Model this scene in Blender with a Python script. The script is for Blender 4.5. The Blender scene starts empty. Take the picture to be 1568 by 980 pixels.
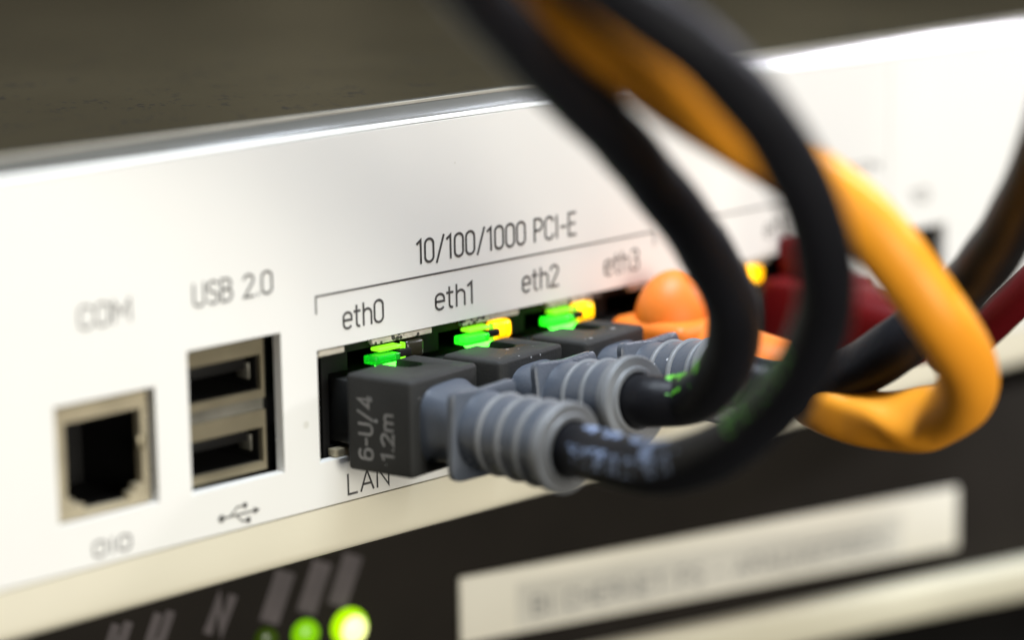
import bpy, bmesh, math, random
from mathutils import Vector, Matrix, noise
random.seed(7)
S = 0.001                                   # all sizes below are in millimetres
scene = bpy.context.scene
COL = scene.collection

# ------------------------------------------------------------------ camera
cd = bpy.data.cameras.new("camera")
cam = bpy.data.objects.new("camera", cd)
COL.objects.link(cam)
RIGHT = Vector((0.70023266, -0.71370706, -0.01721763))
UP = Vector((0.14963683, 0.12314489, 0.98104238))
BACK = Vector((-0.69805661, -0.68953431, 0.19302694))
CAMP = Vector((-217.4657, -237.4860, 63.7828))
m = Matrix(((RIGHT.x, UP.x, BACK.x, CAMP.x * S), (RIGHT.y, UP.y, BACK.y, CAMP.y * S),
            (RIGHT.z, UP.z, BACK.z, CAMP.z * S), (0, 0, 0, 1)))
cam.matrix_world = m
cd.sensor_width = 36.0
cd.lens = 4569.68 / 1568 * 36
cd.clip_start = 0.01
cd.clip_end = 20
cd.dof.use_dof = True
cd.dof.focus_distance = 0.333
cd.dof.aperture_fstop = 8.2
cd.dof.aperture_blades = 0
scene.camera = cam

# ------------------------------------------------------------------ world, lamps, exposure
w = bpy.data.worlds.new("World")
scene.world = w
w.use_nodes = True
bg = w.node_tree.nodes["Background"]
bg.inputs[0].default_value = (1.0, 0.95, 0.86, 1)
bg.inputs[1].default_value = 0.03


def area(name, loc, target, size, power, color, size_y=None):
    l = bpy.data.lights.new(name, "AREA")
    l.energy = power
    l.color = color
    l.size = size * S
    if size_y:
        l.shape = "RECTANGLE"
        l.size_y = size_y * S
    o = bpy.data.objects.new(name, l)
    COL.objects.link(o)
    o.location = Vector(loc) * S
    d = Vector(target) - Vector(loc)
    o.rotation_euler = d.to_track_quat("-Z", "Y").to_euler()
    return o


area("key_lamp", (-95, -705, 85), (0, 0, -8), 320, 4.9, (1.0, 0.97, 0.885))
area("overhead_lamp", (0, -75, 420), (10, -30, 0), 190, 3.8, (0.80, 0.89, 1.0))
area("side_lamp", (365, -142, 172), (80, 0, 20), 60, 0.7, (0.95, 0.92, 1.0), 40)
area("small_lamp", (245, -222, 232), (-13, 0, 23), 34, 0.05, (0.82, 0.9, 1.0), 18)
area("small_lamp", (300, -206, 220), (14, 0, 23), 22, 0.03, (0.82, 0.9, 1.0), 16)

scene.view_settings.view_transform = "Standard"
scene.view_settings.look = "None"
scene.view_settings.exposure = 0
scene.view_settings.gamma = 1
scene.view_settings.use_curve_mapping = False
scene.render.engine = "CYCLES"
scene.cycles.use_denoising = True
scene.cycles.max_bounces = 8


# ------------------------------------------------------------------ materials
def mat(name, col, rough=0.5, metal=0.0, var=0.08, var_scale=60, bump=0.0, bump_scale=900,
        spec=0.5, specks=None, speck_scale=900, speck_cut=0.06, coat=0.0, sheen=0.0, emit=None, emit_s=0.0, trans=0.0):
    mt = bpy.data.materials.new(name)
    mt.use_nodes = True
    nt = mt.node_tree
    N, L = nt.nodes, nt.links
    b = N["Principled BSDF"]
    tc = N.new("ShaderNodeTexCoord")
    nz = N.new("ShaderNodeTexNoise")
    nz.inputs["Scale"].default_value = var_scale
    nz.inputs["Detail"].default_value = 5
    L.new(tc.outputs["Object"], nz.inputs["Vector"])
    rp = N.new("ShaderNodeValToRGB")
    rp.color_ramp.elements[0].position = 0.3
    rp.color_ramp.elements[1].position = 0.7
    rp.color_ramp.elements[0].color = tuple(c * (1 - var) for c in col) + (1,)
    rp.color_ramp.elements[1].color = tuple(min(1, c * (1 + var)) for c in col) + (1,)
    L.new(nz.outputs["Fac"], rp.inputs["Fac"])
    out = rp.outputs["Color"]
    if specks:
        vo = N.new("ShaderNodeTexVoronoi")
        vo.inputs["Scale"].default_value = speck_scale
        L.new(tc.outputs["Object"], vo.inputs["Vector"])
        n2 = N.new("ShaderNodeTexNoise")
        n2.inputs["Scale"].default_value = speck_scale * 0.23
        L.new(tc.outputs["Object"], n2.inputs["Vector"])
        mu = N.new("ShaderNodeMath"); mu.operation = "MULTIPLY"
        sb = N.new("ShaderNodeMath"); sb.operation = "SUBTRACT"
        sb.inputs[1].default_value = 0.42
        L.new(n2.outputs["Fac"], sb.inputs[0])
        mu.inputs[1].default_value = speck_cut * 6
        L.new(sb.outputs[0], mu.inputs[0])
        lt = N.new("ShaderNodeMath"); lt.operation = "LESS_THAN"
        L.new(vo.outputs["Distance"], lt.inputs[0])
        L.new(mu.outputs[0], lt.inputs[1])
        mx = N.new("ShaderNodeMixRGB")
        L.new(lt.outputs[0], mx.inputs["Fac"])
        L.new(out, mx.inputs["Color1"])
        mx.inputs["Color2"].default_value = tuple(specks) + (1,)
        out = mx.outputs["Color"]
    L.new(out, b.inputs["Base Color"])
    b.inputs["Roughness"].default_value = rough
    b.inputs["Metallic"].default_value = metal
    b.inputs["Specular IOR Level"].default_value = spec
    b.inputs["Coat Weight"].default_value = coat
    b.inputs["Sheen Weight"].default_value = sheen
    b.inputs["Transmission Weight"].default_value = trans
    if bump:
        n3 = N.new("ShaderNodeTexNoise")
        n3.inputs["Scale"].default_value = bump_scale
        n3.inputs["Detail"].default_value = 4
        L.new(tc.outputs["Object"], n3.inputs["Vector"])
        bp = N.new("ShaderNodeBump")
        bp.inputs["Strength"].default_value = bump
        bp.inputs["Distance"].default_value = 0.0003
        L.new(n3.outputs["Fac"], bp.inputs["Height"])
        L.new(bp.outputs["Normal"], b.inputs["Normal"])
    if emit:
        b.inputs["Emission Color"].default_value = tuple(emit) + (1,)
        b.inputs["Emission Strength"].default_value = emit_s
    return mt


M = {
    "panel": mat("white_film", (0.815, 0.795, 0.74), 0.38, specks=(0.70, 0.675, 0.60), speck_scale=170, speck_cut=0.05, var=0.02, var_scale=25, coat=0.15, bump=0.02, bump_scale=700),
    "case": mat("cream_plastic", (0.80, 0.745, 0.585), 0.35, var=0.03, var_scale=40, bump=0.04, bump_scale=1500),
    "cover": mat("grey_satin_paint", (0.050, 0.041, 0.024), 0.24, spec=0.35, var=0.12, var_scale=30, bump=0.10, bump_scale=2600,
                 specks=(0.02, 0.02, 0.02), speck_scale=900, speck_cut=0.25),
    "lip": mat("grey_gloss_paint", (0.10, 0.097, 0.085), 0.24, coat=0.35, var=0.10, var_scale=50, bump=0.25, bump_scale=70, spec=0.8),
    "ink": mat("dark_print", (0.055, 0.052, 0.048), 0.6, var=0.15, var_scale=800),
    "greyink": mat("grey_print", (0.21, 0.205, 0.197), 0.6, var=0.25, var_scale=900),
    "blueink": mat("blue_grey_print", (0.22, 0.28, 0.42), 0.5, var=0.3, var_scale=600),
    "fringeink": mat("green_fringed_print", (0.11, 0.50, 0.02), 0.5, var=0.3, var_scale=600),  # print colour that also paints in green fringes and glints
    "dustink": mat("dusty_purple_print", (0.075, 0.062, 0.063), 0.7, var=0.2, var_scale=200),
    "tin": mat("tinned_steel", (0.54, 0.465, 0.315), 0.42, 0.45, var=0.12, var_scale=250, bump=0.08, bump_scale=800),
    "dull": mat("dull_steel", (0.17, 0.16, 0.13), 0.4, 0.3, var=0.25, var_scale=300),
    "brass": mat("yellowed_plating", (0.30, 0.255, 0.165), 0.36, 0.6, var=0.12, var_scale=250),
    "speck": mat("speckled_tin", (0.62, 0.57, 0.47), 0.6, 0.15, var=0.2, var_scale=500, bump=0.5, bump_scale=2500,
                 specks=(0.06, 0.055, 0.045), speck_scale=1700, speck_cut=0.5),
    "hole": mat("black_housing", (0.006, 0.0055, 0.005), 0.6, var=0.2, spec=0.2),
    "hood": mat("charcoal_rubber", (0.030, 0.0298, 0.028), 0.55, spec=0.16, var=0.14, var_scale=160, bump=0.18, bump_scale=3000,
                specks=(0.30, 0.30, 0.30), speck_scale=620, speck_cut=0.11),
    "boot": mat("blue_grey_rubber", (0.075, 0.086, 0.106), 0.37, var=0.10, var_scale=140, bump=0.15, bump_scale=3000,
                specks=(0.45, 0.46, 0.48), speck_scale=560, speck_cut=0.10),
    "rib": mat("worn_grey_rubber", (0.17, 0.175, 0.18), 0.5, var=0.12, var_scale=140, bump=0.12, bump_scale=3000),
    "cable": mat("black_sheath", (0.007, 0.007, 0.009), 0.46, spec=0.20, sheen=0.015, var=0.25, var_scale=60, bump=0.22, bump_scale=1500),
    "orange": mat("orange_sheath", (1.0, 0.37, 0.022), 0.45, var=0.06, var_scale=60, bump=0.12, bump_scale=260),
    "orangehood": mat("orange_rubber", (0.84, 0.20, 0.015), 0.5, var=0.06, var_scale=120, bump=0.06, bump_scale=1200),
    "red": mat("dark_red_rubber", (0.11, 0.003, 0.004), 0.55, spec=0.12, var=0.12, var_scale=120, bump=0.06, bump_scale=1200),
    "redcable": mat("red_sheath", (0.10, 0.004, 0.006), 0.55, spec=0.15, var=0.1, var_scale=80),
    "clear": mat("smoky_plug_plastic", (0.03, 0.03, 0.028), 0.25, var=0.03),
    "g_on": mat("green_latch_glow", (0.04, 0.85, 0.06), 0.22, trans=0.9, emit=(0.004, 0.34, 0.006), emit_s=1.0),  # green set: LED glow built into the plug's clear latch
    "g_hot": mat("green_latch_glow_bright", (0.03, 0.12, 0.02), 0.3, spec=0.3, emit=(0.09, 1.0, 0.06), emit_s=5.0),
    "g_core": mat("green_latch_glow_core", (0.1, 0.3, 0.1), 0.3, emit=(0.10, 1.0, 0.06), emit_s=3.0),
    "g_dimcore": mat("green_latch_glow_core_dim", (0.1, 0.3, 0.1), 0.3, emit=(0.02, 1.0, 0.05), emit_s=0.45),
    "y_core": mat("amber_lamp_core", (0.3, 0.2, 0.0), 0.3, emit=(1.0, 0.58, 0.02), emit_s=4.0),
    "g_top": mat("green_latch_glow_upper", (0.03, 0.12, 0.02), 0.3, spec=0.3, emit=(0.30, 1.0, 0.02), emit_s=1.2),
    "g_dim": mat("green_latch_glow_dim", (0.03, 0.7, 0.06), 0.22, trans=0.9, emit=(0.002, 0.07, 0.004), emit_s=1.0),
    "y_on": mat("amber_lens_lit", (0.95, 0.6, 0.02), 0.25, trans=0.9, emit=(1.0, 0.50, 0.0), emit_s=0.75),
    "y_off": mat("amber_lens_unlit", (0.022, 0.019, 0.010), 0.3),
    "led_core": mat("lime_lamp_core", (0.4, 0.6, 0.1), 0.3, emit=(1.0, 1.0, 0.40), emit_s=1.7),
    "led_hot": mat("lime_lamp_lit", (0.1, 0.2, 0.0), 0.3, emit=(0.50, 1.0, 0.0), emit_s=1.1),
    "led_mid": mat("lime_lamp_weaker", (0.05, 0.1, 0.0), 0.3, emit=(0.20, 0.55, 0.0), emit_s=1.0),
    "led_dim": mat("lime_lamp_dim", (0.02, 0.04, 0.0), 0.3, emit=(0.018, 0.035, 0.0), emit_s=0.8),
    "unit": mat("black_faceplate", (0.013, 0.0105, 0.008), 0.75, spec=0.12, var=0.2, var_scale=40, bump=0.1, bump_scale=2500),
    "label": mat("label_paper", (0.76, 0.72, 0.61), 0.6, var=0.04, var_scale=60),
    "tape": mat("label_tape", (0.60, 0.575, 0.50), 0.45, var=0.06, var_scale=90),
    "ledge": mat("cream_ledge", (0.60, 0.56, 0.42), 0.5, var=0.06, var_scale=50),
    "shelf": mat("black_shelf", (0.006, 0.0055, 0.005), 0.8, var=0.2, spec=0.05),
    "wall": mat("dark_rack_wall", (0.075, 0.054, 0.026), 0.8, var=0.35, var_scale=3),
    "added_post": mat("unseen_post_paint", (0.24, 0.195, 0.12), 0.5, var=0.1, var_scale=10),
    "edge_highlight": mat("highlight_grey", (0.34, 0.31, 0.25), 0.4, var=0.2, var_scale=80),  # pale tone painting the highlight on the cover's ridge
    "rubber": mat("black_rubber", (0.02, 0.02, 0.02), 0.7),
}


# ------------------------------------------------------------------ helpers
def link(name, bm, material, parent=None, sharp=35, smooth=True, kind=None):
    bmesh.ops.recalc_face_normals(bm, faces=bm.faces)
    me = bpy.data.meshes.new(name)
    bmesh.ops.scale(bm, vec=(S, S, S), verts=bm.verts)
    bm.to_mesh(me)
    bm.free()
    if smooth:
        me.shade_smooth()
        me.set_sharp_from_angle(angle=math.radians(sharp))
    me.materials.append(material)
    o = bpy.data.objects.new(name, me)
    COL.objects.link(o)
    if parent:
        o.parent = parent
    if kind:
        o["kind"] = kind
    return o


def thing(name, label, cat, loc=(0, 0, 0), rz=0, group=None):
    o = bpy.data.objects.new(name, None)
    o.empty_display_size = 0.005
    COL.objects.link(o)
    o.location = Vector(loc) * S
    o.rotation_euler = (0, 0, rz)
    o["label"] = label
    o["category"] = cat
    if group:
        o["group"] = group
    return o


def add_box(bm, a, b, bev=0.0, seg=2):
    x0, y0, z0 = a
    x1, y1, z1 = b
    r = bmesh.ops.create_cube(bm, size=1)
    vs = r["verts"]
    for v in vs:
        v.co = Vector(((x0 + x1) / 2 + v.co.x * (x1 - x0), (y0 + y1) / 2 + v.co.y * (y1 - y0), (z0 + z1) / 2 + v.co.z * (z1 - z0)))
    if bev:
        es = list({e for v in vs for e in v.link_edges})
        bmesh.ops.bevel(bm, geom=es, offset=bev, segments=seg, profile=0.5, affect="EDGES")


def box(name, a, b, material, parent=None, bev=0.0, seg=2, kind=None):
    bm = bmesh.new()
    add_box(bm, a, b, bev, seg)
    return link(name, bm, material, parent, kind=kind)


def plate_bm(x0, x1, z0, z1, holes, y0, y1):
    """flat plate facing -Y with rectangular openings cut through it (reveals included)"""
    xs = sorted({x0, x1, *[h[0] for h in holes], *[h[1] for h in holes]})
    zs = sorted({z0, z1, *[h[2] for h in holes], *[h[3] for h in holes]})
    nx, nz = len(xs) - 1, len(zs) - 1

    def solid(i, j):
        if not (0 <= i < nx and 0 <= j < nz):
            return False
        cx, cz = (xs[i] + xs[i + 1]) / 2, (zs[j] + zs[j + 1]) / 2
        return not any(h[0] < cx < h[1] and h[2] < cz < h[3] for h in holes)
    bm = bmesh.new()
    V = {}

    def v(i, j, k):
        if (i, j, k) not in V:
            V[(i, j, k)] = bm.verts.new((xs[i], (y0, y1)[k], zs[j]))
        return V[(i, j, k)]
    for i in range(nx):
        for j in range(nz):
            if not solid(i, j):
                continue
            for k in (0, 1):
                bm.faces.new((v(i, j, k), v(i + 1, j, k), v(i + 1, j + 1, k), v(i, j + 1, k)))
            for di, dj, p, q in ((-1, 0, (i, j), (i, j + 1)), (1, 0, (i + 1, j), (i + 1, j + 1)),
                                 (0, -1, (i, j), (i + 1, j)), (0, 1, (i, j + 1), (i + 1, j + 1))):
                if not solid(i + di, j + dj):
                    bm.faces.new((v(*p, 0), v(*q, 0), v(*q, 1), v(*p, 1)))
    return bm


def extrude_profile(prof, x0, x1, closed=True):
    """profile of (y, z) points swept along X"""
    bm = bmesh.new()
    a = [bm.verts.new((x0, y, z)) for y, z in prof]
    b = [bm.verts.new((x1, y, z)) for y, z in prof]
    n = len(prof)
    for i in range(n if closed else n - 1):
        j = (i + 1) % n
        bm.faces.new((a[i], a[j], b[j], b[i]))
    if closed:
        bm.faces.new(a)
        bm.faces.new(b[::-1])
    return bm


def lathe_bm(prof, seg=56):
    """(distance along -Y, radius) profile turned about the Y axis, running to -Y"""
    bm = bmesh.new()
    rings = []
    for t, r in prof:
        if r < 1e-6:
            rings.append([bm.verts.new((0, -t, 0))])
        else:
            rings.append([bm.verts.new((r * math.cos(2 * math.pi * k / seg), -t, r * math.sin(2 * math.pi * k / seg))) for k in range(seg)])
    for A, B in zip(rings, rings[1:]):
        for k in range(seg):
            k2 = (k + 1) % seg
            if len(A) == 1:
                bm.faces.new((A[0], B[k], B[k2]))
            elif len(B) == 1:
                bm.faces.new((A[k], B[0], A[k2]))
            else:
                bm.faces.new((A[k], B[k], B[k2], A[k2]))
    return bm


def loft_bm(sections):
    """closed outlines of equal length lofted one to the next, ends capped"""
    bm = bmesh.new()
    R = [[bm.verts.new(p) for p in s] for s in sections]
    n = len(R[0])
    for A, B in zip(R, R[1:]):
        for k in range(n):
            bm.faces.new((A[k], A[(k + 1) % n], B[(k + 1) % n], B[k]))
    bm.faces.new(R[0][::-1])
    bm.faces.new(R[-1])
    return bm


def superell(hx, hz, p, y, n=48, cx=0, cz=0, sag=0.0):
    out = []
    for k in range(n):
        a = 2 * math.pi * k / n
        c, s = math.cos(a), math.sin(a)
        x = math.copysign(abs(c) ** (2 / p), c) * hx
        z = math.copysign(abs(s) ** (2 / p), s) * hz
        if sag and z > 0:
            z -= sag * max(0, 1 - (x / hx) ** 2) * (z / hz)
        out.append((cx + x, y, cz + z))
    return out


def catmull(pts, sub=14):
    P = [Vector(p) for p in pts]
    P = [P[0] * 2 - P[1]] + P + [P[-1] * 2 - P[-2]]
    out = []
    for i in range(1, len(P) - 2):
        p0, p1, p2, p3 = P[i - 1:i + 3]
        t0 = 0.0
        t1 = t0 + (p1 - p0).length ** 0.5
        t2 = t1 + (p2 - p1).length ** 0.5
        t3 = t2 + (p3 - p2).length ** 0.5
        for k in range(sub):
            t = t1 + (t2 - t1) * k / sub
            a1 = (p0 * (t1 - t) + p1 * (t - t0)) / (t1 - t0)
            a2 = (p1 * (t2 - t) + p2 * (t - t1)) / (t2 - t1)
            a3 = (p2 * (t3 - t) + p3 * (t - t2)) / (t3 - t2)
            b1 = (a1 * (t2 - t) + a2 * (t - t0)) / (t2 - t0)
            b2 = (a2 * (t3 - t) + a3 * (t - t1)) / (t3 - t1)
            out.append((b1 * (t2 - t) + b2 * (t - t1)) / (t2 - t1))
    out.append(P[-2])
    return out


def frames(path):
    T = []
    for i in range(len(path)):
        T.append((path[min(i + 1, len(path) - 1)] - path[max(i - 1, 0)]).normalized())
    u = T[0].orthogonal().normalized()
    if abs(T[0].y) > 0.7:
        u = Vector((1, 0, 0))
        u = (u - T[0] * u.dot(T[0])).normalized()
    F = []
    for t in T:
        u = (u - t * u.dot(t)).normalized()
        F.append((t, u, t.cross(u)))
    return F


def tube_bm(path, rad, seg=28, wob=0.02, sq=None, lay=0.0):
    bm = bmesh.new()
    F = frames(path)
    rings = []
    run = 0.0
    for i, (p, (t, u, v)) in enumerate(zip(path, F)):
        run += (p - path[i - 1]).length if i else 0.0
        ru, rv, tw = rad(i / (len(path) - 1))
        ring = []
        for k in range(seg):
            a = 2 * math.pi * k / seg
            ca, sa = math.cos(a), math.sin(a)
            e = 2 / sq(i / (len(path) - 1)) if sq else 1
            x = ru * math.copysign(abs(ca) ** e, ca)
            y = rv * math.copysign(abs(sa) ** e, sa)
            d = u * (x * math.cos(tw) - y * math.sin(tw)) + v * (x * math.sin(tw) + y * math.cos(tw))
            q = p + d
            q += d * (wob * noise.noise(q * 0.16) + lay * math.sin(2 * a - run * 0.62) * (0.6 + 0.8 * noise.noise(p * 0.05)))
            ring.append(bm.verts.new(q))
        rings.append(ring)
    for A, B in zip(rings, rings[1:]):
        for k in range(seg):
            bm.faces.new((A[k], A[(k + 1) % seg], B[(k + 1) % seg], B[k]))
    bm.faces.new(rings[0][::-1])
    bm.faces.new(rings[-1])
    return bm


# ------------------------------------------------------------------ stroke lettering
def arc(cx, cy, rx, ry, a0, a1, n=10):
    return [(cx + rx * math.cos(math.radians(a0 + (a1 - a0) * k / n)), cy + ry * math.sin(math.radians(a0 + (a1 - a0) * k / n))) for k in range(n + 1)]


def oval(w, y0, y1, r=None):
    r = min(w / 2, (y1 - y0) / 2) if r is None else r
    return (arc(r, y1 - r, r, r, 180, 90) + arc(w - r, y1 - r, r, r, 90, 0) + arc(w - r, y0 + r, r, r, 0, -90) + arc(r, y0 + r, r, r, -90, -180) + [(0, y1 - r)])


G = {
    "0": (0.46, [oval(0.46, 0, 1)]),
    "1": (0.26, [[(0.0, 0.86), (0.2, 1.0), (0.2, 0.0)]]),
    "2": (0.44, [arc(0.22, 0.78, 0.22, 0.22, 170, -20) + [(0.40, 0.62), (0.0, 0.0), (0.45, 0.0)]]),
    "3": (0.44, [arc(0.21, 0.77, 0.21, 0.23, 150, -90) + arc(0.21, 0.27, 0.23, 0.27, 90, -150)]),
    "4": (0.5, [[(0.36, 0.0), (0.36, 1.0), (0.0, 0.25), (0.5, 0.25)]]),
    "5": (0.44, [[(0.42, 1), (0.04, 1), (0.02, 0.56)] + arc(0.2, 0.31, 0.24, 0.31, 120, -150)]),
    "6": (0.46, [oval(0.46, 0, 0.60), [(0.0, 0.3), (0.0, 0.74)] + arc(0.23, 0.76, 0.23, 0.24, 180, 40)]),
    "C": (0.44, [arc(0.23, 0.77, 0.23, 0.23, 10, 180) + arc(0.23, 0.23, 0.23, 0.23, 180, 350)]),
    "O": (0.5, [oval(0.5, 0, 1)]),
    "M": (0.62, [[(0, 0), (0, 1), (0.31, 0.35), (0.62, 1), (0.62, 0)]]),
    "U": (0.48, [[(0, 1), (0, 0.24)] + arc(0.24, 0.24, 0.24, 0.24, 180, 360) + [(0.48, 1)]]),
    "S": (0.44, [arc(0.22, 0.76, 0.22, 0.24, 25, 260, 12) + arc(0.22, 0.25, 0.22, 0.25, 80, -155, 12)]),
    "B": (0.47, [[(0.22, 0.53), (0, 0.53), (0, 1), (0.22, 1)] + arc(0.22, 0.765, 0.21, 0.235, 90, -90) + arc(0.22, 0.265, 0.25, 0.265, 90, -90) + [(0, 0), (0, 0.53)]]),
    "P": (0.46, [[(0, 0), (0, 1), (0.22, 1)] + arc(0.22, 0.74, 0.24, 0.26, 90, -90) + [(0, 0.48)]]),
    "I": (0.14, [[(0.07, 0), (0.07, 1)]]),
    "E": (0.40, [[(0.4, 0), (0, 0), (0, 1), (0.4, 1)], [(0, 0.52), (0.36, 0.52)]]),
    "L": (0.38, [[(0, 1), (0, 0), (0.38, 0)]]),
    "A": (0.54, [[(0, 0), (0.27, 1), (0.54, 0)], [(0.09, 0.32), (0.45, 0.32)]]),
    "N": (0.50, [[(0, 0), (0, 1), (0.5, 0), (0.5, 1)]]),
    "T": (0.48, [[(0, 1), (0.48, 1)], [(0.24, 1), (0.24, 0)]]),
    "H": (0.48, [[(0, 0), (0, 1)], [(0.48, 0), (0.48, 1)], [(0, 0.52), (0.48, 0.52)]]),
    "R": (0.47, [[(0, 0), (0, 1), (0.22, 1)] + arc(0.22, 0.75, 0.23, 0.25, 90, -90) + [(0, 0.5)], [(0.24, 0.5), (0.47, 0)]]),
    "F": (0.40, [[(0, 0), (0, 1), (0.4, 1)], [(0, 0.52), (0.36, 0.52)]]),
    "e": (0.43, [[(0.0, 0.37), (0.43, 0.37), (0.43, 0.5)] + arc(0.215, 0.5, 0.215, 0.22, 0, 180) + [(0, 0.22)] + arc(0.215, 0.22, 0.215, 0.22, 180, 320)]),
    "t": (0.30, [[(0.1, 0.95), (0.1, 0.16)] + arc(0.24, 0.15, 0.14, 0.15, 180, 275), [(-0.03, 0.70), (0.28, 0.70)]]),
    "h": (0.42, [[(0, 0), (0, 1)], [(0, 0.5)] + arc(0.21, 0.5, 0.21, 0.22, 180, 0) + [(0.42, 0)]]),
    "m": (0.68, [[(0, 0), (0, 0.7)], [(0, 0.52)] + arc(0.17, 0.53, 0.17, 0.17, 180, 0) + [(0.34, 0)], [(0.34, 0.52)] + arc(0.51, 0.53, 0.17, 0.17, 180, 0) + [(0.68, 0)]]),
    "/": (0.40, [[(0, -0.08), (0.4, 1.06)]]),
    "-": (0.30, [[(0, 0.45), (0.3, 0.45)]]),
    ".": (0.06, [[(0.03, 0.0), (0.03, 0.06)]]),
    " ": (0.22, []),
}


def ribbon(bm, pts, hw, fn):
    """a stroke of half width hw along 2D pts, mapped to 3D by fn"""
    P = [Vector(p) for p in pts]
    Q = [P[0]]
    for p in P[1:]:
        if (p - Q[-1]).length > 1e-5:
            Q.append(p)
    P = Q
    n = len(P)
    closed = (P[0] - P[-1]).length < 1e-4 and n > 3
    L_, R_ = [], []
    for i in range(n):
        if closed:
            a, b = P[i - 1 if i > 0 else n - 2], P[i + 1 if i < n - 1 else 1]
        else:
            a, b = P[max(i - 1, 0)], P[min(i + 1, n - 1)]
        d1, d2 = (P[i] - a), (b - P[i])
        d1 = d1.normalized() if d1.length > 1e-6 else d2.normalized()
        d2 = d2.normalized() if d2.length > 1e-6 else d1
        t = d1 + d2
        t = t.normalized() if t.length > 1e-3 else d1
        nn = Vector((-t.y, t.x))
        k = hw / max(0.45, nn.dot(Vector((-d1.y, d1.x))))
        q = P[i].copy()
        if not closed and i == 0:
            q -= d2 * hw * 0.6
        if not closed and i == n - 1:
            q += d1 * hw * 0.6
        L_.append(bm.verts.new(fn(*(q + nn * k))))
        R_.append(bm.verts.new(fn(*(q - nn * k))))
    for i in range(n - 1):
        bm.faces.new((L_[i], L_[i + 1], R_[i + 1], R_[i]))


def text_bm(s, h, fn, weight=0.1, gap=0.17, width=None, slant=0.0):
    tot = sum(G[c][0] for c in s) + gap * (len(s) - 1)
    kx = (width / (tot * h)) if width else 1.0
    bm = bmesh.new()
    x = 0.0
    for c in s:
        wd, st = G[c]
        for k, poly in enumerate(st):
            nv = len(bm.verts)
            ribbon(bm, [((x + px + slant * py) * h * kx, py * h) for px, py in poly], weight * h / 2, fn)
            if k:                                   # crossing strokes must not share a plane
                bm.verts.ensure_lookup_table()
                bm.faces.ensure_lookup_table()
                bm.faces[-1].normal_update()
                sh = bm.faces[-1].normal * (0.006 * k)
                for v in bm.verts[nv:]:
                    v.co += sh
        x += wd + gap
    return bm


# ------------------------------------------------------------------ structure: shelf and rack wall
box("rack_shelf", (-700, -60, -84), (800, 420, -78), M["shelf"], kind="structure")
box("rack_wall", (-900, 620, -400), (1400, 630, 700), M["wall"], kind="structure")

box("unseen_rear_block", (-880, 480, -78), (1380, 555, 52), M["shelf"], kind="structure")  # unseen dark block added to darken the top cover's reflection
for pxx in (470, 760, 1020):
    box("unseen_post", (pxx, 560, -78), (pxx + 46, 600, 690), M["added_post"], kind="structure")  # unseen posts added so the cover reflects soft vertical bands

# ------------------------------------------------------------------ the white appliance
app = thing("network_appliance", "white network appliance with labelled ports and grey top, above the black rack unit", "network device", (30, 0, -25))
OFF = Vector((30, 0, -25))


def on_app(o):
    o.parent = app
    o.location = -OFF * S
    return o


XL, XR = -150, 250
HOLES = {"com": (-42.5, -29.6, -14.0, -1.7), "usb": (-25.2, -12.3, -14.1, 1.3), "lan": (-7.2, 51.6, -14.05, -1.5), "lan2": (53.4, 81.5, -14.05, -1.5)}
RP = (95.2, 106.6, -14.0, -2.0)
on_app(link("front_panel", plate_bm(XL, 93.9, -19.05, 21.6, list(HOLES.values()), 0.0, 1.3), M["panel"], smooth=False))
on_app(link("end_panel", plate_bm(94.15, XR, -19.05, 21.6, [RP], 0.05, 1.3), M["panel"], smooth=False))
# upper white edge that rolls back under the cover lip
prof = [(0.25, 21.72)] + [(0.2 + 0.75 * (1 - math.cos(a)), 21.75 + 0.45 * math.sin(a)) for a in (0, 0.35, 0.7, 1.05, 1.4)] + [(3.0, 22.18), (3.0, 21.72)]
on_app(link("upper_edge", extrude_profile(prof, XL, XR), M["panel"]))
# lower cream bezel with a rounded bottom edge
prof = [(0.02, -19.22), (0.22, -21.5), (0.45, -23.6)] + [(1.7 - 1.2 * math.cos(a), -23.8 - 1.2 * math.sin(a)) for a in (0.15, 0.5, 0.85, 1.2, 1.55)] + [(260, -25.02), (260, -23.6), (4.0, -23.6), (4.0, -19.22)]
on_app(link("lower_bezel", extrude_profile(prof, XL, XR), M["case"]))
# grey cover: folded lip in front, flat top behind
prof = [(0.62, 22.24), (1.30, 23.70), (1.50, 23.88), (1.75, 23.95), (3.2, 23.98), (3.2, 22.24)]
on_app(link("cover_lip", extrude_profile(prof, XL, XR), M["lip"]))
on_app(link("ridge_highlight", extrude_profile([(1.27, 23.74), (1.30, 24.02), (1.55, 24.08), (1.60, 23.9)], XL, XR), M["edge_highlight"]))  # pale strip stands in for the highlight along the ridge
on_app(box("top_cover", (XL, 3.22, 22.7), (XR, 260, 23.98), M["cover"]))
on_app(box("side_wall", (XL, 4.0, -23.4), (XL + 1.5, 258, 22.5), M["case"]))
on_app(box("side_wall", (XR - 1.5, 4.0, -23.4), (XR, 258, 22.5), M["case"]))
on_app(box("back_wall", (XL + 2, 256.5, -23.4), (XR - 2, 258, 22.5), M["case"]))
for fx in (-120, 215):
    for fy in (30, 230):
        on_app(box("rubber_foot", (fx - 6, fy - 6, -27.95), (fx + 6, fy + 6, -25.03), M["rubber"], bev=0.8))


# printed lettering on the panel
def fp(x0, z0):
    return lambda u, v: (x0 + u, -0.03, z0 + v)


def panel_text(s, x0, x1, z0, h, weight=0.118, gap=0.17, name="lettering"):
    return on_app(link(name, text_bm(s, h, fp(x0, z0), weight, gap, x1 - x0), M["ink"], smooth=False))


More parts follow.
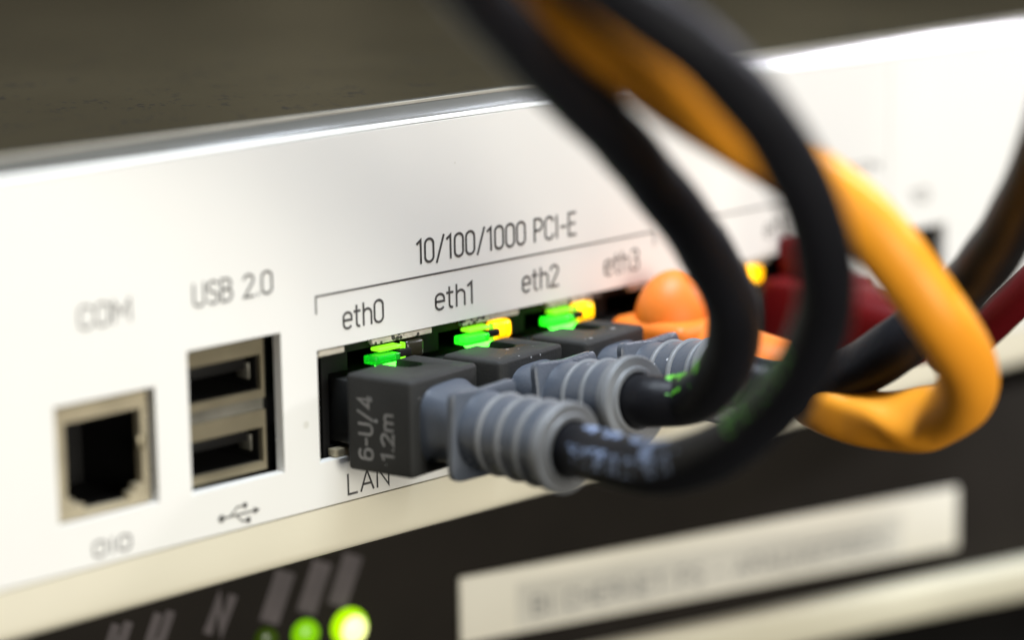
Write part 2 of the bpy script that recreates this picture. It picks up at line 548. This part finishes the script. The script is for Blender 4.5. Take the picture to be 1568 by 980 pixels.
panel_text("COM", -38.8, -32.4, 5.75, 2.25)
panel_text("USB 2.0", -24.0, -13.3, 5.85, 2.35)
for i in range(4):
    panel_text("eth" + str(i), -3.2 + 14 * i, 2.7 + 14 * i, 0.28, 2.45)
panel_text("10/100/1000 PCI-E", 8.1, 33.8, 5.95, 2.6)
panel_text("LAN", -3.2, 2.9, -18.35, 2.25)
panel_text("OIO", -38.3, -33.6, -18.1, 1.55, 0.16, 0.22)
panel_text("eth4", 54.2, 59.8, 0.9, 2.3)
panel_text("eth5", 68.6, 74.2, 0.9, 2.3)
panel_text("CON", 85.5, 92.0, 7.0, 1.2, 0.16)
panel_text("10", 98.6, 102.6, 1.6, 1.6, 0.16)
bm = bmesh.new()
ribbon(bm, [(-7.15, 2.55), (-7.15, 4.45), (47.6, 4.45), (47.6, 2.75)], 0.105, fp(0, 0))
on_app(link("bracket_line", bm, M["ink"], smooth=False))
bm = bmesh.new()
ribbon(bm, [(56.5, 4.9), (78.5, 4.9)], 0.105, fp(0, 0))
on_app(link("bracket_line", bm, M["ink"], smooth=False))
# trident symbol under the stacked ports
bm = bmesh.new()
zc = -17.45
ribbon(bm, [(-21.2, zc), (-16.8, zc)], 0.10, fp(0, 0))
ribbon(bm, [(-20.2, zc), (-19.2, zc + 0.85), (-18.2, zc + 0.85)], 0.09, fp(0, 0))
ribbon(bm, [(-19.4, zc), (-18.5, zc - 0.85), (-17.9, zc - 0.85)], 0.09, fp(0, 0))
for cx, cz, r in ((-21.4, zc, 0.42), (-18.1, zc + 0.85, 0.32)):
    bm.faces.new([bm.verts.new((cx + r * math.cos(a * math.pi / 8), -0.034, cz + r * math.sin(a * math.pi / 8))) for a in range(16)])
bm.faces.new([bm.verts.new(p) for p in ((-18.0, -0.034, zc - 1.15), (-17.4, -0.034, zc - 1.15), (-17.4, -0.034, zc - 0.55), (-18.0, -0.034, zc - 0.55))])
bm.faces.new([bm.verts.new(p) for p in ((-16.9, -0.034, zc - 0.4), (-16.0, -0.034, zc), (-16.9, -0.034, zc + 0.4))])
on_app(link("trident_symbol", bm, M["ink"], smooth=False))


def socket_box(name, x0, x1, z0, z1, y0, y1, material, parent):
    """dark five-sided box, open to the front"""
    bm = plate_bm(x0, x1, z0, z1, [(x0 + 0.3, x1 - 0.3, z0 + 0.3, z1 - 0.3)], y0, y1)
    add_box(bm, (x0, y1 + 0.01, z0), (x1, y1 + 0.6, z1))
    return link(name, bm, material, parent, smooth=False)


# serial jack
x0, x1, z0, z1 = HOLES["com"]
com = on_app(link("serial_port", plate_bm(x0 + 0.15, x1 - 0.75, z0 + 0.25, z1 - 0.35, [(-41.0, -31.2, -11.7, -3.7), (-38.9, -33.0, -13.15, -11.0), (-40.2, -32.2, -12.4, -11.6)], 0.55, 1.6), M["tin"], smooth=False))
socket_box("cavity", -41.6, -30.6, -13.7, -3.2, 1.62, 11, M["hole"], com)
box("spring_tab", (-31.7, 0.35, -8.2), (-30.75, 1.1, -6.6), M["brass"], com, bev=0.25)
box("spring_tab", (-41.05, 0.75, -9.2), (-40.75, 1.5, -5.6), M["brass"], com, bev=0.1)
# stacked ports
for zc0, zc1 in ((-5.75, 0.75), (-13.65, -7.1)):
    up = zc0 > -7
    s0, s1 = (-4.85, -0.95) if up else (-12.75, -8.95)
    u = on_app(link("stacked_port", plate_bm(-24.9, -13.55, zc0, zc1, [(-24.35, -14.0, s0, s1)], 1.45, 2.1), M["brass"], smooth=False))
    box("tongue", (-23.6, 3.2, s0 + 2.1), (-14.7, 11, s0 + 3.7), M["hole"], u, bev=0.1)
    box("spring_tab", (-14.55, 2.9, s0 + 1.0), (-14.3, 5, s0 + 2.8), M["dull"], u, bev=0.1)
    socket_box("cavity", -24.6, -13.8, s0 - 0.3, s1 + 0.3, 2.12, 13, M["hole"], u)
on_app(box("port_bridge", (-24.8, 1.75, -7.05), (-13.6, 2.6, -5.8), M["dull"]))
on_app(link("port_surround", plate_bm(-26.5, -11.0, -15.5, 2.5, [(-24.95, -13.5, -13.7, 0.8)], 3.0, 3.4), M["hole"], smooth=False))


# ethernet jacks
def jack(c, green, yellow, left_edge=None):
    j = on_app(link("ethernet_port", plate_bm(c - 6.9, c + 6.9, -14.3, -1.2, [(c - 5.9, c + 5.9, -13.0, -4.9), (c - 3, c + 3, -5, -2.9)], 2.0, 2.9), M["hole"], smooth=False))
    socket_box("cavity", c - 6.3, c + 6.3, -13.4, -2.5, 2.92, 14, M["hole"], j)
    box("shell_tab", (c - 0.9, 0.15, -2.28), (c + 8.3, 0.9, -1.62), M["speck"], j, bev=0.12)
    box("shell_lip", (c - 6.6, 0.35, -13.95), (c + 6.6, 1.6, -13.1), M["tin"], j, bev=0.1)
    if left_edge:
        box("shell_tab", (-6.9, 0.15, -2.35), (-3.0, 0.9, -1.7), M["speck"], j, bev=0.12)
    if green is not None:  # plug's clear latch made to glow itself, standing in for LED light through it
        a, b, core = green
        box("lamp_or_lit_latch", (c - 1.6, -1.1, -4.3), (c + 2.2, 0.9, -3.35), a, j, bev=0.16, seg=3)
        box("glow_core", (c - 0.9, -0.7, -4.05), (c + 1.7, 0.5, -3.6), core, j, bev=0.15, seg=3)
        box("lamp_or_lit_latch", (c - 0.3, -0.4, -3.1), (c + 3.2, 1.2, -2.65), M["g_top"], j, bev=0.2, seg=3)
        box("lamp_or_lit_latch", (c - 0.2, -1.0, -4.95), (c + 3.3, 0.8, -4.47), b, j, bev=0.22, seg=3)
        box("latch_glow_line", (c + 3.35, -0.5, -4.9), (c + 3.5, 0.2, -2.5), M["g_top"], j)
        box("latch_arm", (c + 2.25, -1.0, -3.95), (c + 4.0, -0.2, -3.15), M["hole"], j, bev=0.1)  # black arm of the plug latch
    box("lamp_or_lit_latch", (c + 4.0, -0.1, -4.7), (c + 7.0, 1.6, -2.5), yellow, j, bev=0.6, seg=4)
    if yellow is M["y_on"]:
        box("glow_core", (c + 4.7, 0.3, -4.2), (c + 6.3, 1.2, -3.0), M["y_core"], j, bev=0.4, seg=3)
    return j


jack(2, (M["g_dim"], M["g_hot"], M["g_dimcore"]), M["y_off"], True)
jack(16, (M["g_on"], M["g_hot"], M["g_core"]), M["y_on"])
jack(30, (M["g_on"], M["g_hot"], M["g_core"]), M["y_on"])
jack(44, None, M["y_off"])
jack(61.2, None, M["y_on"])
jack(74.5, None, M["y_off"])
right = on_app(link("end_port", plate_bm(95.0, 106.9, -14.2, -1.8, [(96.6, 105.6, -12.9, -3.0)], 1.4, 2.2), M["hole"], smooth=False))
socket_box("cavity", 96.0, 106.2, -13.4, -2.4, 2.22, 12, M["hole"], right)


# ------------------------------------------------------------------ patch cables
def px(x, y, d):
    """photo position and distance -> mm in the scene (used to lay out the cable runs)"""
    return CAMP + (RIGHT * ((x - 784) / 4569.68) + UP * (-(y - 490) / 4569.68) - BACK) * d


def place(bm, c, pitch, yaw, pivot_y=-10.0, zc=-9.4):
    """parts are modelled about the plug axis, then tilted at the hood's front"""
    R = Matrix.Rotation(math.radians(yaw), 4, "Z") @ Matrix.Rotation(math.radians(pitch), 4, "X")
    for v in bm.verts:
        q = R @ Vector((v.co.x, v.co.y - pivot_y, v.co.z))
        v.co = Vector((c + q.x, q.y + pivot_y, zc + q.z))


def axis_pt(c, y, pitch, yaw, pivot_y=-10.0, zc=-9.4):
    R = Matrix.Rotation(math.radians(yaw), 4, "Z") @ Matrix.Rotation(math.radians(pitch), 4, "X")
    q = R @ Vector((0, y - pivot_y, 0))
    return Vector((c + q.x, q.y + pivot_y, zc + q.z))


def hood_mesh(o, c, y0):
    """cut the rounded latch slot into the hood's upper rear edge"""
    bm = bmesh.new()
    prof = []
    for k in range(9):
        a = math.pi * k / 8
        prof.append((c + 1.3 - 1.5 * math.cos(a) * 1.0, y0 - 3.1 - 1.5 * math.sin(a)))
    prof = [(c - 0.2, y0 + 2)] + [(p[0], p[1]) for p in prof] + [(c + 2.8, y0 + 2)]
    a = [bm.verts.new((x, y, -6.4)) for x, y in prof]
    b = [bm.verts.new((x, y, 0.0)) for x, y in prof]
    for i in range(len(prof)):
        j = (i + 1) % len(prof)
        bm.faces.new((a[i], a[j], b[j], b[i]))
    bm.faces.new(a)
    bm.faces.new(b)
    cut = link("cutter", bm, M["hole"], smooth=False)
    md = o.modifiers.new("slot", "BOOLEAN")
    md.object = cut
    md.operation = "DIFFERENCE"
    md.solver = "EXACT"
    dg = bpy.context.evaluated_depsgraph_get()
    me = bpy.data.meshes.new_from_object(o.evaluated_get(dg))
    o.modifiers.clear()
    o.data = me
    bpy.data.objects.remove(cut)


def boot_parts(c, pitch, yaw, parent, mb, length=18.8):
    # neck between hood and flange
    bm = loft_bm([superell(4.6, 4.4, 4, -10.0), superell(4.3, 4.1, 3.2, -11.5), superell(3.9, 3.8, 2.6, -15.6)])
    place(bm, c, pitch, yaw)
    link("neck", bm, mb, parent, sharp=50)
    # square flange with a slightly hollow upper edge
    bm = loft_bm([superell(4.7, 4.9, 9, -15.45, sag=0.55), superell(4.9, 5.1, 9, -15.6, sag=0.55), superell(4.9, 5.1, 9, -16.25, sag=0.55), superell(4.7, 4.9, 9, -16.4, sag=0.55)])
    place(bm, c, pitch, yaw)
    link("flange", bm, mb, parent, sharp=50)
    # ribbed sleeve
    e = 10 + length
    bm = lathe_bm([(16.2, 0), (16.2, 4.35), (17.0, 4.2), (20, 4.25), (e - 1.45, 4.42), (e - 1.45, 0)])
    place(bm, c, pitch, yaw)
    link("ribbed_sleeve", bm, mb, parent, sharp=40)
    for t, q in ((19.4, 4.24), (22.3, 4.32), (25.1, 4.40)):
        bm = lathe_bm([(t - 0.38, q - 0.2), (t - 0.38, q + 0.06), (t - 0.2, q + 0.26), (t + 0.05, q + 0.34), (t + 0.24, q + 0.26), (t + 0.38, q + 0.06), (t + 0.38, q - 0.2)])
        place(bm, c, pitch, yaw)
        link("rib", bm, M["rib"], parent, sharp=60)
    bm = lathe_bm([(e - 1.5, 3.2), (e - 1.5, 4.5), (e - 1.25, 4.82), (e - 1.0, 4.92), (e - 0.2, 4.92), (e, 4.75), (e, 3.75), (e + 0.25, 3.6), (e + 0.25, 3.15), (e - 0.7, 3.0)])
    place(bm, c, pitch, yaw)
    link("end_collar", bm, M["rib"], parent, sharp=45)


def turn(o, c, deg):
    me = o.data
    R = Matrix.Rotation(math.radians(deg), 4, "Z")
    P = Vector((c, -10.3, 0)) * S
    me.transform(Matrix.Translation(P) @ R @ Matrix.Translation(-P))


def plug_nose(c, parent, y0):
    bm = bmesh.new()
    add_box(bm, (c - 5.4, y0 + 0.01, -12.6), (c + 5.4, 9.0, -5.4), 0.25)
    link("plug_nose", bm, M["clear"], parent)


def cable(label, c, y0, pitch, yaw, route, rad, mb, group, length=18.8):
    t = thing("patch_cable", label, "cable", (0, 0, 0), 0, group)
    h = box("hood", (c - 6, -10.3, -14.75), (c + 6, y0, -4.0), M["hood"], t, bev=0.5, seg=3)
    hood_mesh(h, c, y0)
    turn(h, c, 8)
    plug_nose(c, t, y0)
    boot_parts(c, pitch, yaw, t, mb, length)
    path = [axis_pt(c, -12 - length + 4, pitch, yaw), axis_pt(c, -10 - length - 1.5, pitch, yaw)] + [px(*p) for p in route]
    pth = catmull(path, 26)
    sh = link("sheath", tube_bm(pth, lambda s: (rad, rad, 0), 32, 0.02, None, 0.028), M["cable"], t, sharp=80)
    return t, pth


GRP = "black network cables in the row of ports"
c0, p0 = cable("black cable with printed charcoal hood and ribbed grey boot, plugged in under eth0", 2, -1.3, 0.6, 0,
               [(945, 707, 304.5), (1012, 718, 299), (1090, 696, 293), (1168, 640, 287), (1232, 560, 281), (1264, 470, 276), (1262, 390, 271), (1232, 290, 266), (1175, 190, 261), (1080, 85, 255), (950, -10, 249), (830, -90, 243), (560, -270, 236), (200, -430, 232), (-300, -560, 232)],
               2.85, M["boot"], GRP)
c1, p1 = cable("black cable with grey boot plugged in under eth1, looping up behind the front loop", 15.6, -2.2, -8, -1.5,
               [(1048, 613, 319.5), (1092, 588, 314), (1120, 535, 308), (1122, 470, 303), (1088, 398, 297), (1047, 335, 291), (1003, 280, 286), (950, 215, 278), (840, 108, 265), (738, 0, 252), (650, -100, 242), (400, -300, 232), (60, -450, 226), (-420, -580, 226)],
               2.8, M["boot"], GRP, 16.6)
c2, p2 = cable("black cable with dusty grey boot plugged in under eth2, running off to the right", 29.4, -2.4, -8, -0.5,
               [(1180, 592, 329), (1240, 594, 327), (1305, 572, 324), (1372, 530, 320), (1440, 474, 318), (1506, 408, 308), (1558, 328, 298), (1600, 235, 288), (1650, 60, 276), (1690, -200, 266), (1720, -480, 260)],
               2.95, M["boot"], GRP, 17.2)
# moulded print on the near hood's left side, reading upwards
zb = -13.2
turn(link("lettering", text_bm("6-U/4", 1.85, lambda u, v: (2 - 6 - 0.03, -4.9 + v, zb + u), 0.17, 0.2, 6.9), M["greyink"], c0, smooth=False), 2, 8)
turn(link("lettering", text_bm("1.2m", 1.6, lambda u, v: (2 - 6 - 0.03, -7.8 + v, zb + 0.2 + u), 0.19, 0.2, 5.0), M["greyink"], c0, smooth=False), 2, 8)


def print_on_cable(path, rad, s0, h, txt, toward, material, parent, weight=0.16, name="lettering"):
    """print wrapped round a sheath on its side facing `toward`: u runs along it, v round it"""
    F = frames(path)
    cum = [0.0]
    for a, b in zip(path, path[1:]):
        cum.append(cum[-1] + (b - a).length)
    D = Vector(toward)
    k0 = next(k for k in range(len(cum)) if cum[k] > s0 + 3)
    a0 = math.atan2(D.dot(F[k0][2]), D.dot(F[k0][1]))

    def fn(u, v):
        s = s0 + u
        i = max(0, next((k for k in range(len(cum)) if cum[k] > s), len(cum) - 1) - 1)
        f = (s - cum[i]) / max(1e-6, cum[i + 1] - cum[i])
        p = path[i].lerp(path[i + 1], f)
        t, uu, vv = F[i]
        a = a0 + (v - h / 2) / rad
        return p + (uu * math.cos(a) + vv * math.sin(a)) * (rad * 1.02 + 0.03)
    link(name, text_bm(txt, h, fn, weight, 0.28), material, parent, smooth=False)


print_on_cable(p0, 2.85, 5.4, 3.0, "U/U 4 6-U", (-0.5, -0.35, 0.8), M["blueink"], c0, 0.30)
print_on_cable(p0, 2.85, 5.8, 1.7, "4-U/6 U/U 46 U", (-0.85, -0.5, 0.15), M["blueink"], c0, 0.2)
print_on_cable(p0, 2.85, 31.0, 2.2, "6-U/4 U/U", (-0.75, -0.2, 0.6), M["fringeink"], c0, 0.10)  # green strokes paint in the colour fringe on the loop, as print
print_on_cable(p1, 2.8, 6.0, 2.6, "U/U 4 6-U/4", (-0.55, -0.4, 0.73), M["fringeink"], c1, 0.32)  # print made green to paint in the glint beside the boot

# orange cable with the domed latch cover
co = thing("patch_cable", "orange cable with domed latch cover, plugged in under eth3 and folded back tightly", "cable")
c = 44
box("hood", (c - 6.3, -13.0, -14.9), (c + 6.3, -1.2, -4.3), M["orangehood"], co, bev=1.4, seg=4)
bm = bmesh.new()
bmesh.ops.create_uvsphere(bm, u_segments=40, v_segments=24, radius=1)
for v in bm.verts:
    q = v.co.copy()
    v.co = Vector((c - 0.6 + q.x * 5.2, -6.9 + q.y * 4.4, -4.9 + q.z * 6.0))
link("latch_cover", bm, M["orangehood"], co, sharp=80)
plug_nose(c, co, -1.2)
bm = lathe_bm([(12.5, 0), (12.5, 5.0), (14, 5.0), (20, 4.3), (25.5, 3.7), (26, 3.4), (26, 0)])
place(bm, c, 0, 0)
link("boot", bm, M["orangehood"], co)
po = catmull([axis_pt(c, -20, 0, 0), axis_pt(c, -25, 0, 0), px(1262, 618, 327), px(1320, 640, 323), px(1385, 645, 319), px(1440, 637, 315.5), px(1476, 608, 309), px(1480, 560, 303), px(1440, 490, 297), px(1380, 405, 294), px(1315, 328, 291), px(1198, 246, 285), px(1045, 152, 275), px(945, 76, 267), px(848, -8, 260), px(750, -95, 252), px(500, -290, 246), px(150, -450, 242), px(-340, -590, 242)])
NP = len(po)


def orad(s):
    s *= 18 / 15
    k = math.exp(-((s - 0.30) / 0.055) ** 2)       # pinched flat where it folds back
    q = 2.85 + 0.3 * min(1, max(0, (s - 0.2) / 0.15))
    return (q * (1 + 0.16 * k), q * (1 - 0.16 * k), 0.9 * k)


link("sheath", tube_bm(po, orad, 40, 0.02, lambda s: 2 + 1.4 * math.exp(-((s * 18 / 15 - 0.16) / 0.14) ** 2)), M["orange"], co, sharp=80)
print_on_cable(po, 3.15, 9.0, 1.2, "4-4 6 4.4", (-0.4, -0.3, 0.85), M["ink"], co, 0.16)

# red cable
cr = thing("patch_cable", "dark red cable with red hood, in the far ports behind the black loops", "cable")
c = 72.5
box("hood", (c - 6, -10.3, -14.75), (c + 6, -0.9, -4.0), M["red"], cr, bev=0.8, seg=3)
box("latch_cover", (c - 2.2, -5.6, -4.3), (c + 1.4, -0.4, 1.0), M["red"], cr, bev=1.0, seg=3)
plug_nose(c, cr, -0.9)
bm = loft_bm([superell(5.4, 5.0, 5, -10.0), superell(5.2, 4.8, 4, -15), superell(3.6, 3.6, 2, -22)])
place(bm, c, 0, 0)
link("boot", bm, M["red"], cr)
pr = catmull([axis_pt(c, -20, 0, 0), axis_pt(c, -24, 0, 0), px(1455, 540, 350), px(1500, 510, 347), px(1545, 468, 343), px(1600, 418, 339), px(1680, 340, 333), px(1780, 180, 326), px(1880, -80, 318), px(1950, -380, 312)])
link("sheath", tube_bm(pr, lambda s: (2.3, 2.3, 0)), M["redcable"], cr, sharp=80)

# ------------------------------------------------------------------ black rack unit below, standing slightly askew
YAW = math.radians(-14.383)
un = thing("rack_unit", "black rack unit with lime lamps and a cream label strip, below the white appliance", "rack unit", (36.4, 25, 0), YAW)
# local: x along the face, y into the unit
box("body", (-130, 0.6, -77.9), (150, 200, -28.0), M["unit"], un)
box("faceplate", (-130, -1.2, -74), (150, 0.5, -28.4), M["unit"], un, bev=0.4)
box("ledge", (-130, -5.2, -58.2), (150, -1.25, -52.8), M["ledge"], un, bev=0.9, seg=3)
box("lower_skirt", (-130, -3.0, -77.0), (150, -1.25, -58.3), M["shelf"], un)
lab = box("label_plate", (0.2, -1.9, -49.7), (81.0, -1.22, -40.9), M["label"], un, bev=0.3)
box("printed_tape", (8.5, -1.96, -49.0), (71.0, -1.905, -43.0), M["tape"], lab)
link("lettering", text_bm("BI CHERNET FS - ARAUNEERBEN", 2.4, lambda u, v: (11.0 + u, -1.985, -47.6 + v), 0.15, 0.2, 57), M["greyink"], lab, smooth=False)
for u_, z_, r_, mm in ((-15.4, -44.8, 2.45, "led_hot"), (-21.5, -44.6, 1.85, "led_mid"), (-26.9, -44.4, 1.6, "led_dim")):
    bm = bmesh.new()
    bmesh.ops.create_uvsphere(bm, u_segments=28, v_segments=16, radius=r_)
    for v in bm.verts:
        v.co = Vector((u_ + v.co.x, -1.3 + v.co.y * 0.6, z_ + v.co.z))
    lamp = link("indicator_lamp", bm, M[mm], un, sharp=80)
    if mm == "led_hot":
        bm = bmesh.new()
        bmesh.ops.create_uvsphere(bm, u_segments=28, v_segments=16, radius=1.85)
        for v in bm.verts:
            v.co = Vector((u_ + 0.15 + v.co.x, -2.1 + v.co.y * 0.5, z_ - 0.1 + v.co.z))
        link("lamp_core", bm, M["led_core"], lamp, sharp=80)
for u_, z_, txt, h in ((-17.0, -41.0, "I", 4.6), (-21.3, -41.2, "I", 4.6), (-26.4, -41.6, "I", 4.6), (-34.5, -42.0, "N", 3.6), (-42.5, -42.4, "U", 3.4), (-48.0, -42.8, "H", 3.4)):
    link("printed_mark", text_bm(txt, h, lambda u, v, u_=u_, z_=z_: (u_ + u, -1.23, z_ + v), 0.60 if txt == "I" else 0.36, 0.2, None, 0.42), M["dustink"], un, smooth=False)
